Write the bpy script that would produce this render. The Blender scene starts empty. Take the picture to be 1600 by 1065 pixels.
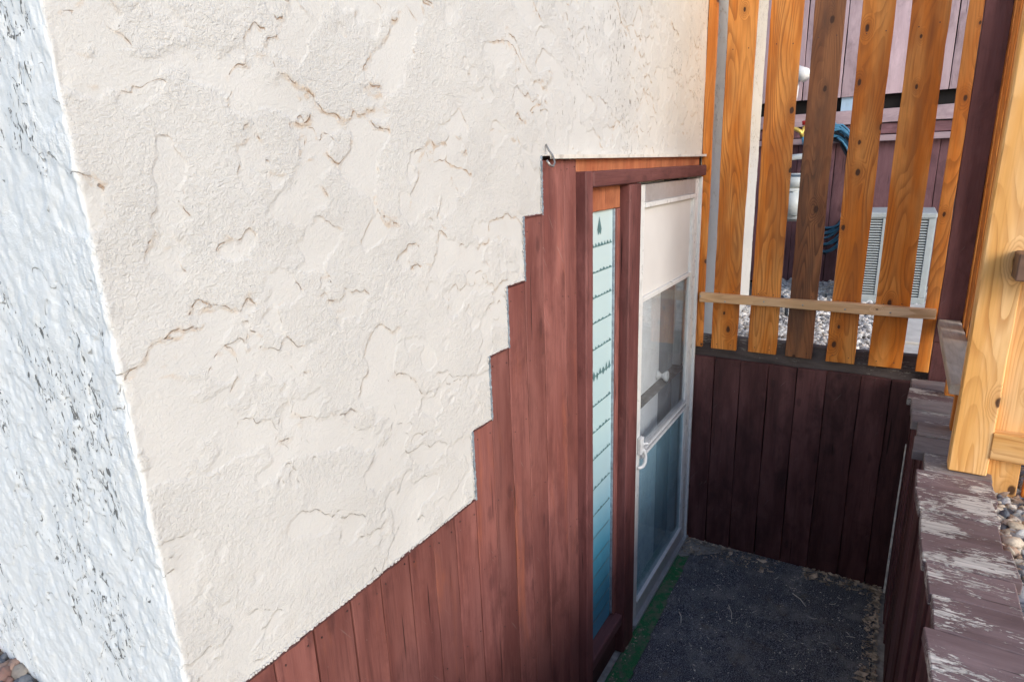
import bpy, bmesh, math, random
import numpy as np
from mathutils import Matrix, Vector

random.seed(7)
S = bpy.context.scene
C = S.collection
PI = math.pi

# ------------------------------------------------------------------ camera
cam_data = bpy.data.cameras.new('camera')
cam = bpy.data.objects.new('camera', cam_data)
C.objects.link(cam)
S.camera = cam
cam_data.sensor_width = 36.0
cam_data.lens = 970.2863 / 1600 * 36
cam_data.clip_start = 0.05
cam_data.clip_end = 2000
_R = Vector((0.52078676, -0.85295468, -0.03534773))
_D = Vector((-0.24677336, -0.11077528, -0.96272101))
_F = Vector((0.81724174, 0.51009523, -0.26817679))
m = Matrix(((_R.x, -_D.x, -_F.x, 0.0), (_R.y, -_D.y, -_F.y, -0.8673), (_R.z, -_D.z, -_F.z, 2.1087), (0, 0, 0, 1)))
cam.matrix_world = m

# ------------------------------------------------------------------ light
SUN_EL, SUN_AZ = math.radians(23), math.radians(209)    # azimuth from +Y clockwise (towards +X)
w = bpy.data.worlds.new('World')
S.world = w
w.use_nodes = True
nt = w.node_tree
sky = nt.nodes.new('ShaderNodeTexSky')
sky.sky_type = 'NISHITA'
sky.sun_disc = False
sky.sun_elevation = SUN_EL
sky.sun_rotation = SUN_AZ
sky.air_density = 1.0
sky.dust_density = 1.0
sky.ozone_density = 1.0
bg = nt.nodes['Background']
bg.inputs['Strength'].default_value = 0.15
nt.links.new(sky.outputs[0], bg.inputs[0])
sd = bpy.data.lights.new('sun', 'SUN')
sd.energy = 0.9
sd.angle = math.radians(20)
sd.color = (1.0, 0.97, 0.94)
sun = bpy.data.objects.new('sun', sd)
C.objects.link(sun)
dirv = Vector((math.sin(SUN_AZ) * math.cos(SUN_EL), math.cos(SUN_AZ) * math.cos(SUN_EL), math.sin(SUN_EL)))
sun.rotation_euler = dirv.to_track_quat('Z', 'Y').to_euler()
sun.location = dirv * 20
S.view_settings.view_transform = 'Standard'
S.view_settings.look = 'None'
S.view_settings.gamma = 1.0
S.view_settings.exposure = 0.95
S.view_settings.use_curve_mapping = False

# ------------------------------------------------------------------ node helper
class NB:
    def __init__(s, name):
        s.m = bpy.data.materials.new(name)
        s.m.use_nodes = True
        s.t = s.m.node_tree
        s.p = s.t.nodes['Principled BSDF']
        s.p.inputs['Specular IOR Level'].default_value = 0.35
    def n(s, typ, **kw):
        o = s.t.nodes.new(typ)
        for k, v in kw.items():
            setattr(o, k, v)
        return o
    def put(s, sock, v):
        if isinstance(v, bpy.types.NodeSocket):
            s.t.links.new(v, sock)
        elif isinstance(v, (tuple, list)) and len(v) == 3 and sock.type == 'RGBA':
            sock.default_value = (*v, 1)
        else:
            sock.default_value = v
    def math(s, op, a, b=0.0, c=0.0, clamp=False):
        o = s.n('ShaderNodeMath', operation=op, use_clamp=clamp)
        s.put(o.inputs[0], a); s.put(o.inputs[1], b); s.put(o.inputs[2], c)
        return o.outputs[0]
    def vmath(s, op, a, b=(0, 0, 0)):
        o = s.n('ShaderNodeVectorMath', operation=op)
        s.put(o.inputs[0], a); s.put(o.inputs[1], b)
        return o.outputs[0]
    def noise(s, vec, scale, detail=3.0, rough=0.55, dist=0.0):
        o = s.n('ShaderNodeTexNoise')
        s.put(o.inputs['Vector'], vec)
        o.inputs['Scale'].default_value = scale
        o.inputs['Detail'].default_value = detail
        o.inputs['Roughness'].default_value = rough
        o.inputs['Distortion'].default_value = dist
        return o.outputs[0]
    def ramp(s, v, stops, interp='LINEAR'):
        o = s.n('ShaderNodeValToRGB')
        o.color_ramp.interpolation = interp
        e = o.color_ramp.elements
        while len(e) < len(stops):
            e.new(0.5)
        for k, (p, c) in enumerate(stops):
            e[k].position = p
            e[k].color = (*c, 1) if isinstance(c, (tuple, list)) else (c, c, c, 1)
        s.put(o.inputs[0], v)
        return o.outputs[0]
    def step(s, v, a, b):
        o = s.n('ShaderNodeMapRange')
        o.interpolation_type = 'SMOOTHSTEP'
        s.put(o.inputs[0], v)
        o.inputs[1].default_value = a
        o.inputs[2].default_value = b
        return o.outputs[0]
    def mix(s, f, a, b, mode='MIX'):
        o = s.n('ShaderNodeMix', data_type='RGBA', blend_type=mode)
        s.put(o.inputs[0], f); s.put(o.inputs[6], a); s.put(o.inputs[7], b)
        return o.outputs[2]
    def obj_coords(s, rnd=True):
        tc = s.n('ShaderNodeTexCoord').outputs['Object']
        if not rnd:
            return tc, None
        r = s.n('ShaderNodeObjectInfo').outputs['Random']
        off = s.n('ShaderNodeCombineXYZ')
        for k, q in enumerate((13.7, 5.3, 29.1)):
            s.put(off.inputs[k], s.math('MULTIPLY', r, q))
        return s.vmath('ADD', tc, off.outputs[0]), r
    def attr(s, name, typ='Fac'):
        o = s.n('ShaderNodeAttribute', attribute_name=name)
        return o.outputs[typ]
    def bump(s, h, dist, strength=1.0, prev=None):
        o = s.n('ShaderNodeBump')
        o.inputs['Strength'].default_value = strength
        o.inputs['Distance'].default_value = dist
        s.put(o.inputs['Height'], h)
        if prev is not None:
            s.t.links.new(prev, o.inputs['Normal'])
        return o.outputs[0]
    def out(s, col=None, rough=None, nrm=None, **kw):
        if col is not None: s.put(s.p.inputs['Base Color'], col)
        if rough is not None: s.put(s.p.inputs['Roughness'], rough)
        if nrm is not None: s.t.links.new(nrm, s.p.inputs['Normal'])
        for k, v in kw.items():
            s.put(s.p.inputs[k.replace('_', ' ')], v)
        return s.m

def plain(name, col, rough=0.5, metal=0.0, var=0.12, scale=30, bump=0.0004, dirt=0.0):
    b = NB(name)
    v, r = b.obj_coords()
    n1 = b.noise(v, scale, 4)
    c = b.mix(b.step(n1, 0.3, 0.7), tuple(x * (1 - var) for x in col), tuple(min(1, x * (1 + var)) for x in col))
    if dirt:
        d = b.noise(v, scale * 0.35, 6, 0.7)
        c = b.mix(b.math('MULTIPLY', b.step(d, 0.5, 0.72), dirt), c, (0.09, 0.075, 0.06))
    return b.out(c, b.math('ADD', b.math('MULTIPLY', n1, 0.2), rough - 0.1), b.bump(n1, bump), Metallic=metal)

# sawn softwood with rings and knots: grain along local Z, width along local X
def cedar(name, light, mid, dark, knot=(0.05, 0.02, 0.01), rings=26.0, contrast=1.0, weather=0.0, gloss=0.5, knots=0.5):
    b = NB(name)
    v, rnd = b.obj_coords()
    sx = b.n('ShaderNodeSeparateXYZ'); b.put(sx.inputs[0], v)
    x, y, z = sx.outputs
    # knots, a sparse 2D cell field
    cv = b.n('ShaderNodeCombineXYZ'); b.put(cv.inputs[0], b.math('MULTIPLY', x, 9.0)); b.put(cv.inputs[1], b.math('MULTIPLY', z, 5.0))
    vo = b.n('ShaderNodeTexVoronoi', voronoi_dimensions='2D'); b.put(vo.inputs['Vector'], cv.outputs[0]); vo.inputs['Scale'].default_value = 1.0
    cs = b.n('ShaderNodeSeparateColor'); b.put(cs.inputs[0], vo.outputs['Color'])
    has = b.math('GREATER_THAN', cs.outputs[0], knots)
    wob = b.math('MULTIPLY', b.math('SUBTRACT', b.noise(v, 45, 2), 0.5), 0.06)
    d = b.math('ADD', vo.outputs['Distance'], wob)
    ksz = b.math('ADD', 0.45, b.math('MULTIPLY', cs.outputs[1], 0.9))
    d = b.math('DIVIDE', d, ksz)
    kcore = b.math('MULTIPLY', b.math('SUBTRACT', 1.0, b.step(d, 0.045, 0.085)), has)
    kring = b.math('MULTIPLY', b.math('SUBTRACT', 1.0, b.step(d, 0.05, 0.30)), has)
    # ring contours
    sv = b.vmath('MULTIPLY', v, (8.0, 8.0, 1.0))
    g = b.noise(sv, 1.0, 1.5, 0.4)
    g = b.math('ADD', g, b.math('MULTIPLY', kring, 0.13))
    fine = b.noise(b.vmath('MULTIPLY', v, (60, 60, 5)), 1.0, 4)
    g = b.math('ADD', g, b.math('MULTIPLY', fine, 0.012))
    fr = b.math('FRACT', b.math('MULTIPLY', g, rings))
    late = b.math('MULTIPLY', b.step(fr, 0.35, 0.93), b.math('SUBTRACT', 1.0, b.step(fr, 0.93, 1.0)))
    late = b.math('MULTIPLY', late, b.step(b.noise(b.vmath('MULTIPLY', v, (14, 14, 1.8)), 1.0, 2), 0.25, 0.7))
    big = b.noise(b.vmath('MULTIPLY', v, (14, 14, 2.4)), 1.0, 3)
    c = b.mix(b.step(big, 0.34, 0.66), mid, light)
    c = b.mix(b.math('MULTIPLY', late, 0.62 * contrast), c, dark)
    streak = b.noise(b.vmath('MULTIPLY', v, (170, 170, 3.5)), 1.0, 3)
    c = b.mix(b.math('MULTIPLY', b.step(streak, 0.45, 0.75), 0.25 * contrast), c, dark)
    c = b.mix(b.math('MULTIPLY', kring, 0.35), c, dark)
    c = b.mix(b.math('MULTIPLY', kcore, 0.93), c, knot)
    if weather:
        wn = b.noise(b.vmath('MULTIPLY', v, (9, 9, 1.6)), 1.0, 5, 0.65)
        c = b.mix(b.math('MULTIPLY', b.step(wn, 0.42, 0.62), weather), c, (0.055, 0.035, 0.028))
    tint = b.math('ADD', 0.86, b.math('MULTIPLY', rnd, 0.28))
    tn = b.n('ShaderNodeHueSaturation'); b.put(tn.inputs['Value'], tint); b.put(tn.inputs['Color'], c); tn.inputs['Saturation'].default_value = 1.0
    h = b.math('SUBTRACT', b.math('MULTIPLY', streak, 0.5), b.math('ADD', b.math('MULTIPLY', late, 0.6), kcore))
    return b.out(tn.outputs[0], b.math('ADD', gloss, b.math('MULTIPLY', fine, 0.2)), b.bump(h, 0.0009, 0.8))

# painted, weathered boards
def painted(name, a, b_, dark, bare=(0.34, 0.31, 0.28), peel=0.0, scuff=0.15, rough=0.55, streaks=0.5, orange=0.0):
    b = NB(name)
    v, rnd = b.obj_coords()
    vs = b.vmath('MULTIPLY', v, (10, 10, 1.6))
    n1 = b.noise(vs, 1.0, 5, 0.6)
    c = b.mix(b.step(n1, 0.33, 0.68), a, b_)
    n2 = b.noise(b.vmath('MULTIPLY', v, (22, 22, 2.2)), 1.0, 6, 0.7, 0.6)
    c = b.mix(b.math('MULTIPLY', b.step(n2, 0.5, 0.72), streaks), c, dark)
    fine = b.noise(b.vmath('MULTIPLY', v, (190, 190, 7)), 1.0, 4, 0.6)
    c = b.mix(b.math('MULTIPLY', b.step(fine, 0.5, 0.8), 0.35), c, dark)
    c = b.mix(b.math('MULTIPLY', b.step(fine, 0.5, 0.25), 0.12), c, tuple(min(1, q * 1.6) for q in b_))
    blot = b.noise(b.vmath('MULTIPLY', v, (1, 1, .6)), 8, 6, 0.7, 0.4)
    fade = b.noise(b.vmath('MULTIPLY', v, (1.6, 1.6, .5)), 5, 6, 0.7)
    c = b.mix(b.math('MULTIPLY', b.step(fade, 0.5, 0.72), 0.45), c, tuple(min(1, q * 1.45 + .012) for q in b_))
    c = b.mix(b.math('MULTIPLY', b.step(blot, 0.48, 0.70), 0.6), c, tuple(q * 0.6 for q in a))
    if orange:
        on = b.noise(b.vmath('MULTIPLY', v, (7, 7, 1.5)), 1.0, 5, 0.7, 0.5)
        c = b.mix(b.math('MULTIPLY', b.step(on, 0.55, 0.72), orange), c, (0.33, 0.10, 0.05))
    # small chips and specks
    sp = b.noise(v, 95, 3, 0.6)
    c = b.mix(b.math('MULTIPLY', b.step(sp, 0.73 - 0.03 * scuff, 0.78), scuff * 3 if scuff < 0.33 else 1.0), c, bare)
    # knots showing through the paint, and pale scratches
    sx = b.n('ShaderNodeSeparateXYZ'); b.put(sx.inputs[0], v)
    cv = b.n('ShaderNodeCombineXYZ'); b.put(cv.inputs[0], b.math('MULTIPLY', sx.outputs[0], 10.0)); b.put(cv.inputs[1], b.math('MULTIPLY', sx.outputs[2], 4.0))
    vo = b.n('ShaderNodeTexVoronoi', voronoi_dimensions='2D'); b.put(vo.inputs['Vector'], cv.outputs[0]); vo.inputs['Scale'].default_value = 1.0
    cs = b.n('ShaderNodeSeparateColor'); b.put(cs.inputs[0], vo.outputs['Color'])
    kd = b.math('ADD', vo.outputs['Distance'], b.math('MULTIPLY', b.math('SUBTRACT', b.noise(v, 60, 3), 0.5), 0.14))
    kn_ = b.math('MULTIPLY', b.math('SUBTRACT', 1.0, b.step(kd, 0.05, 0.15)), b.math('GREATER_THAN', cs.outputs[0], 0.80))
    c = b.mix(b.math('MULTIPLY', kn_, 0.42), c, dark)
    rt = b.n('ShaderNodeVectorRotate'); rt.rotation_type = 'Y_AXIS'; rt.inputs['Angle'].default_value = 0.6; b.put(rt.inputs['Vector'], v)
    sc_ = b.noise(b.vmath('MULTIPLY', rt.outputs[0], (160, 160, 9)), 1.0, 2, 0.5)
    scm = b.math('MULTIPLY', b.step(sc_, 0.69, 0.74), b.step(b.noise(v, 6, 3), 0.47, 0.60))
    c = b.mix(b.math('MULTIPLY', scm, 0.45 * min(1, scuff * 3)), c, bare)
    # checks (splits in the grain)
    ck = b.noise(b.vmath('MULTIPLY', v, (70, 70, 2.0)), 1.0, 2)
    chk = b.step(ck, 0.7, 0.74)
    c = b.mix(b.math('MULTIPLY', chk, 0.8), c, tuple(q * 0.25 for q in dark))
    h = b.math('SUBTRACT', fine, b.math('MULTIPLY', chk, 2.0))
    if peel:
        pn = b.noise(b.vmath('MULTIPLY', v, (130, 130, 34)), 1.0, 6, 0.72, 0.6)
        pm = b.noise(b.vmath('MULTIPLY', v, (9, 9, 5)), 1.0, 3, 0.6)
        pv = b.math('ADD', b.math('MULTIPLY', pn, 0.62), b.math('MULTIPLY', pm, 0.62))
        mask = b.step(pv, 0.745 - peel * 0.12, 0.765 - peel * 0.12)
        wood = b.mix(b.step(fine, 0.35, 0.65), tuple(q * 0.6 for q in bare), bare)
        c = b.mix(mask, c, wood)
        h = b.math('SUBTRACT', h, b.math('MULTIPLY', mask, 1.2))
    tint = b.math('ADD', 0.82, b.math('MULTIPLY', rnd, 0.36))
    tn = b.n('ShaderNodeHueSaturation'); b.put(tn.inputs['Value'], tint); b.put(tn.inputs['Color'], c)
    return b.out(tn.outputs[0], b.math('ADD', rough, b.math('MULTIPLY', fine, 0.2)), b.bump(h, 0.0011, 0.85))

M = {}
M['cedar'] = cedar('cedar_stain', (0.80, 0.33, 0.075), (0.64, 0.185, 0.016), (0.28, 0.070, 0.009), weather=0.26, knots=0.6)
M['cedar_dark'] = cedar('cedar_dark', (0.30, 0.125, 0.05), (0.20, 0.075, 0.03), (0.07, 0.025, 0.012), rings=30, contrast=1.2, weather=0.55)
M['pine'] = cedar('pine_gold', (0.86, 0.54, 0.25), (0.76, 0.39, 0.115), (0.46, 0.18, 0.04), rings=24, knots=0.5, weather=0.06, contrast=1.0)
M['pine_rail'] = cedar('pine_rail', (0.86, 0.62, 0.40), (0.74, 0.46, 0.24), (0.48, 0.24, 0.10), rings=22, knots=0.6)
M['grey_rail'] = cedar('grey_rail', (0.56, 0.50, 0.43), (0.42, 0.35, 0.28), (0.22, 0.17, 0.13), rings=12, contrast=0.7, weather=0.35)
M['red'] = painted('red_siding', (0.155, 0.050, 0.042), (0.240, 0.092, 0.078), (0.046, 0.015, 0.016), orange=0.6)
M['rust'] = painted('rust_board', (0.34, 0.10, 0.045), (0.42, 0.16, 0.075), (0.15, 0.04, 0.02))
M['frame'] = painted('frame_paint', (0.115, 0.036, 0.034), (0.19, 0.070, 0.064), (0.034, 0.010, 0.010), scuff=0.25, bare=(0.30, 0.20, 0.16))
M['dark'] = painted('dark_board', (0.064, 0.021, 0.020), (0.125, 0.049, 0.046), (0.014, 0.006, 0.006), scuff=0.3, bare=(0.22, 0.19, 0.17), rough=0.5)
M['darkpost'] = painted('dark_post', (0.115, 0.044, 0.046), (0.16, 0.068, 0.070), (0.040, 0.015, 0.017), scuff=0.15, rough=0.42)
M['cap'] = painted('cap_peeling', (0.130, 0.086, 0.090), (0.205, 0.145, 0.150), (0.050, 0.032, 0.034), bare=(0.62, 0.58, 0.54), peel=0.80, scuff=0.3, streaks=0.35)
M['capgrey'] = painted('cap_weathered', (0.17, 0.135, 0.135), (0.27, 0.23, 0.22), (0.06, 0.045, 0.044), bare=(0.50, 0.47, 0.43), peel=0.45, scuff=0.3)
M['endcap'] = painted('end_cap', (0.085, 0.062, 0.060), (0.15, 0.12, 0.11), (0.03, 0.02, 0.02), bare=(0.36, 0.32, 0.28), peel=0.30, scuff=0.3)
M['maroon'] = painted('maroon_far', (0.16, 0.075, 0.088), (0.23, 0.115, 0.13), (0.08, 0.032, 0.04), scuff=0.1)
M['lilac'] = painted('lilac_far', (0.44, 0.32, 0.35), (0.52, 0.39, 0.42), (0.30, 0.19, 0.22), scuff=0.12, streaks=0.25)
M['black'] = plain('recess_black', (0.012, 0.010, 0.010), 0.8)
M['white'] = plain('white_enamel', (0.70, 0.70, 0.69), 0.3, var=0.03, dirt=0.25)
M['alu'] = plain('aluminium', (0.60, 0.62, 0.64), 0.32, metal=0.55, var=0.06, dirt=0.2)
M['innerdoor'] = plain('inner_door_paint', (0.82, 0.82, 0.83), 0.4, var=0.03, scale=8)
M['greyscreen'] = plain('grey_curtain', (0.19, 0.20, 0.22), 0.8, var=0.12, scale=10)
M['blind'] = plain('white_blind', (0.66, 0.64, 0.62), 0.7, var=0.03, scale=6)
M['flash'] = plain('flashing_metal', (0.66, 0.62, 0.56), 0.45, var=0.08, dirt=0.5)
M['bead'] = plain('bead_metal', (0.27, 0.32, 0.37), 0.5, metal=0.3, var=0.25, scale=60, dirt=0.6)
M['palewin'] = plain('pale_window', (0.42, 0.58, 0.74), 0.3, var=0.05)
M['nail'] = plain('nail_head', (0.10, 0.055, 0.05), 0.5, metal=0.4, var=0.3)
M['steel'] = plain('steel', (0.42, 0.41, 0.40), 0.35, metal=0.8)
M['acgrey'] = plain('ac_paint', (0.42, 0.47, 0.49), 0.45, var=0.05, dirt=0.15)
M['acdark'] = plain('ac_inside', (0.03, 0.033, 0.036), 0.7)
M['meter'] = plain('meter_paint', (0.52, 0.56, 0.57), 0.4, var=0.05, dirt=0.15)
M['pvc'] = plain('pvc_white', (0.78, 0.77, 0.76), 0.35, var=0.03)
M['blue'] = plain('hose_blue', (0.06, 0.20, 0.33), 0.3, var=0.1)
M['hoseblack'] = plain('hose_black', (0.02, 0.024, 0.03), 0.35)
M['red_tap'] = plain('tap_red', (0.55, 0.03, 0.03), 0.4)
M['brass'] = plain('brass_fitting', (0.65, 0.48, 0.12), 0.35, metal=0.5)
M['slab'] = plain('pale_concrete', (0.58, 0.56, 0.53), 0.85, var=0.1, scale=18, bump=0.002, dirt=0.2)
M['concrete'] = plain('dirty_concrete', (0.34, 0.32, 0.30), 0.9, var=0.3, scale=25, bump=0.006, dirt=0.6)
M['print'] = plain('film_print', (0.10, 0.19, 0.20), 0.5)
M['straw'] = plain('dry_straw', (0.80, 0.75, 0.67), 0.8, var=0.25)
M['leaf'] = plain('dead_leaf', (0.46, 0.37, 0.28), 0.8, var=0.6, scale=25)
M['brownstub'] = plain('brown_stub', (0.16, 0.09, 0.06), 0.5, var=0.2)

def mk_glass(name, tint, dust_sky_col, da=0.10, db=0.04):
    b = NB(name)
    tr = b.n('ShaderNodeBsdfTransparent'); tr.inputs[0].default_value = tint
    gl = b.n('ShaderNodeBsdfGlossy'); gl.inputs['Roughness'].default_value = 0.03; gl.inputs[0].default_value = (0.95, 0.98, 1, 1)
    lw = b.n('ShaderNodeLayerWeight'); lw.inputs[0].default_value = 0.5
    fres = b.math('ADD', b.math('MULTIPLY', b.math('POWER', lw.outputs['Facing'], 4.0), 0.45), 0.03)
    df = b.n('ShaderNodeBsdfDiffuse'); df.inputs[0].default_value = dust_sky_col
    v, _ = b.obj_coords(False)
    dust_sky = b.step(b.noise(v, 9, 6, 0.7), 0.35, 0.8)
    m1 = b.n('ShaderNodeMixShader'); b.put(m1.inputs[0], b.math('ADD', b.math('MULTIPLY', dust_sky, da), db)); b.put(m1.inputs[1], tr.outputs[0]); b.put(m1.inputs[2], df.outputs[0])
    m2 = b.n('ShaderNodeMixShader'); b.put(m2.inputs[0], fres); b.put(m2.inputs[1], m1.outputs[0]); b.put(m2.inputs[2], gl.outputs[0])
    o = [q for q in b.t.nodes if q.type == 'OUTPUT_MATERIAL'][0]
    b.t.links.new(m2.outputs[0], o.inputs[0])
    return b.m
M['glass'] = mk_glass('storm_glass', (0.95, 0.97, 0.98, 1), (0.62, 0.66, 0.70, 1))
M['glass_low'] = mk_glass('lower_glass_sky_tint', (0.88, 0.96, 0.99, 1), (0.38, 0.66, 0.80, 1), 0.16, 0.13)  # cool skylight on the lower glass painted into its tint and dust colour

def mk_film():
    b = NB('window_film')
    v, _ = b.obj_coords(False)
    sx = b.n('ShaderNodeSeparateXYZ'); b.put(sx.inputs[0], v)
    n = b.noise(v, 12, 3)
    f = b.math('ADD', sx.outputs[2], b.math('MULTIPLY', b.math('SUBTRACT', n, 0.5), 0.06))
    c = b.ramp(b.math('DIVIDE', f, 2.0), [(0.06, (0.05, 0.30, 0.46)), (0.20, (0.11, 0.44, 0.62)), (0.36, (0.46, 0.66, 0.70)), (1.0, (0.60, 0.72, 0.72))])  # deepening blue toward the bottom paints cool skylight into the film colour
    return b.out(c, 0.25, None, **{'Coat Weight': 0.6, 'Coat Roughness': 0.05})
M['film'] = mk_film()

def mk_stucco():
    b = NB('stucco_paint')
    tc = b.n('ShaderNodeTexCoord').outputs['Object']
    side = b.attr('side'); smooth = b.attr('smooth'); dens = b.attr('dens')
    sx = b.n('ShaderNodeSeparateXYZ'); b.put(sx.inputs[0], tc)
    cv = b.n('ShaderNodeCombineXYZ')
    b.put(cv.inputs[0], b.math('SUBTRACT', sx.outputs[0], sx.outputs[1])); b.put(cv.inputs[1], sx.outputs[2])
    uv = cv.outputs[0]
    jag = b.math('MULTIPLY', b.math('SUBTRACT', b.noise(uv, 120, 3, 0.6), 0.5), 0.022)
    def line(field, gate, level, wd):
        q = b.math('ABSOLUTE', b.math('SUBTRACT', b.math('ADD', b.attr(field), jag), level))
        return b.math('MULTIPLY', b.math('SUBTRACT', 1.0, b.step(q, wd * 0.35, wd)), b.attr(gate))
    c1 = line('fa', 'ga', 0.612, 0.0085)
    c2 = line('fb', 'gb', 0.632, 0.0095)
    crack = b.math('MAXIMUM', c1, c2)
    halo = b.math('MAXIMUM', line('fa', 'ga', 0.622, 0.050), b.math('MULTIPLY', line('fb', 'gb', 0.640, 0.04), 0.6))
    rust = b.math('MULTIPLY', halo, b.attr('rust'))
    big = b.noise(tc, 2.2, 4)
    c = b.mix(b.step(big, 0.3, 0.7), (0.550, 0.537, 0.518), (0.600, 0.588, 0.568))
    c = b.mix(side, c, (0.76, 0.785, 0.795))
    wash = b.noise(tc, 14, 5, 0.65)
    c = b.mix(b.math('MULTIPLY', b.step(wash, 0.52, 0.75), 0.12), c, (0.44, 0.38, 0.31))
    c = b.mix(b.attr('warm_bounce'), c, (0.68, 0.56, 0.39))
    br = b.noise(uv, 55, 3, 0.6)
    c = b.mix(b.math('MULTIPLY', b.math('MULTIPLY', rust, b.step(br, 0.35, 0.62)), 0.42), c, (0.50, 0.32, 0.16))
    brk = b.step(b.noise(uv, 42, 3), 0.44, 0.55)
    ck = b.math('MULTIPLY', crack, brk)
    c = b.mix(b.math('MULTIPLY', ck, 0.68), c, b.mix(b.attr('rust'), (0.28, 0.26, 0.23), (0.30, 0.17, 0.08)))
    # trowel drag holes: short upright slits
    sl = b.noise(b.vmath('MULTIPLY', uv, (125, 42, 1)), 1.0, 3, 0.6, 1.1)
    thr = b.math('SUBTRACT', 0.765, b.math('MULTIPLY', dens, 0.145))
    pit = b.step(b.math('SUBTRACT', sl, thr), 0.0, 0.022)
    sd_ = b.vmath('MULTIPLY', b.vmath('ADD', uv, (3.1, 1.7, 0)), (46, 30, 1))
    s2 = b.noise(sd_, 1.0, 4, 0.66, 1.3)
    pit2 = b.math('MULTIPLY', b.step(b.math('SUBTRACT', s2, b.math('SUBTRACT', 0.725, b.math('MULTIPLY', dens, 0.120))), 0.0, 0.025), side)
    pit = b.math('MAXIMUM', pit, pit2)
    c = b.mix(b.math('MULTIPLY', pit, 0.85), c, b.mix(side, (0.17, 0.13, 0.095), (0.085, 0.085, 0.08)))
    fine = b.noise(uv, 330, 4, 0.72)
    worm = b.noise(uv, 135, 3, 0.6, 1.2)
    w2 = b.math('ABSOLUTE', b.math('SUBTRACT', b.noise(b.vmath('MULTIPLY', uv, (0.9, 1.3, 1)), 78, 3, 0.55, 0.6), 0.5))
    h = b.math('ADD', b.math('MULTIPLY', fine, 0.40), b.math('SUBTRACT', worm, b.math('MULTIPLY', w2, 1.3)))
    amp = b.math('SUBTRACT', 1.0, b.math('MULTIPLY', smooth, 0.58))
    h = b.math('MULTIPLY', h, b.math('MULTIPLY', amp, b.math('SUBTRACT', 1.0, b.math('MULTIPLY', side, 0.45))))
    h = b.math('SUBTRACT', h, b.math('ADD', b.math('MULTIPLY', ck, 0.7), b.math('MULTIPLY', pit, 0.9)))
    return b.out(c, 0.82, b.bump(h, 0.0030, 0.9), **{'Specular IOR Level': 0.2})
M['stucco'] = mk_stucco()

def mk_stone():
    b = NB('stone_colours')
    c = b.attr('stone_col', 'Color')
    v, _ = b.obj_coords(False)
    n = b.noise(v, 130, 4)
    c = b.mix(b.math('MULTIPLY', b.step(n, 0.45, 0.75), 0.4), c, (0.12, 0.11, 0.10))
    return b.out(c, 0.75, b.bump(n, 0.001))
M['stone'] = mk_stone()

def mk_ground():
    b = NB('bare_ground')
    v, _ = b.obj_coords(False)
    n = b.noise(v, 40, 5, 0.7)
    c = b.ramp(n, [(0.3, (0.05, 0.042, 0.035)), (0.55, (0.16, 0.14, 0.12)), (0.75, (0.34, 0.31, 0.28))])
    return b.out(c, 0.9, b.bump(n, 0.01))
M['ground'] = mk_ground()

def mk_mat():
    b = NB('mat_fibre')
    v, _ = b.obj_coords(False)
    f = b.noise(v, 240, 4, 0.75)
    g = b.noise(v, 7, 7, 0.75)
    c = b.mix(b.step(f, 0.42, 0.72), (0.022, 0.025, 0.033), (0.46, 0.48, 0.55))
    c = b.mix(b.math('MULTIPLY', b.step(g, 0.45, 0.66), 0.55), c, (0.30, 0.295, 0.29))
    brown = b.noise(v, 9, 5, 0.7)
    c = b.mix(b.math('MULTIPLY', b.step(brown, 0.54, 0.74), 0.5), c, (0.20, 0.155, 0.11))
    sp = b.noise(v, 120, 2)
    c = b.mix(b.math('MULTIPLY', b.step(sp, 0.69, 0.73), 0.9), c, (0.62, 0.59, 0.54))
    return b.out(c, 0.95, b.bump(f, 0.005))
M['mat'] = mk_mat()

def mk_turf():
    b = NB('green_turf')
    v, _ = b.obj_coords(False)
    f = b.noise(v, 300, 3, 0.7)
    c = b.mix(b.step(f, 0.3, 0.7), (0.012, 0.10, 0.035), (0.07, 0.32, 0.12))
    d = b.noise(v, 28, 5, 0.7)
    c = b.mix(b.math('MULTIPLY', b.step(d, 0.42, 0.62), 0.8), c, (0.20, 0.20, 0.15))
    return b.out(c, 0.95, b.bump(f, 0.006))
M['turf'] = mk_turf()

# ------------------------------------------------------------------ object helpers
def tag(o, label=None, cat=None, group=None, kind=None):
    if label: o['label'] = label
    if cat: o['category'] = cat
    if group: o['group'] = group
    if kind: o['kind'] = kind
    return o

def link(name, me, mat=None, parent=None, loc=(0, 0, 0), rot=(0, 0, 0), label=None):
    o = bpy.data.objects.new(name, me)
    C.objects.link(o)
    if mat is not None and len(me.materials) == 0:
        me.materials.append(mat)
    o.location = loc
    o.rotation_euler = rot
    if parent is not None:
        o.parent = parent
    if label: o['label'] = label
    return o

def empty(name, label, cat, loc=(0, 0, 0), group=None):
    o = bpy.data.objects.new(name, None)
    C.objects.link(o)
    o.empty_display_size = 0.1
    o.location = loc
    return tag(o, label, cat, group)

def bm_mesh(name, bm, smooth=False):
    me = bpy.data.meshes.new(name)
    bm.normal_update()
    bm.to_mesh(me); bm.free()
    if smooth:
        me.polygons.foreach_set('use_smooth', [True] * len(me.polygons))
    return me

def add_box(bm, x0, x1, y0, y1, z0, z1):
    vs = [bm.verts.new((x, y, z)) for x in (x0, x1) for y in (y0, y1) for z in (z0, z1)]
    for f in ((0, 1, 3, 2), (4, 6, 7, 5), (0, 4, 5, 1), (2, 3, 7, 6), (0, 2, 6, 4), (1, 5, 7, 3)):
        bm.faces.new([vs[i] for i in f])
    return vs

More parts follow.
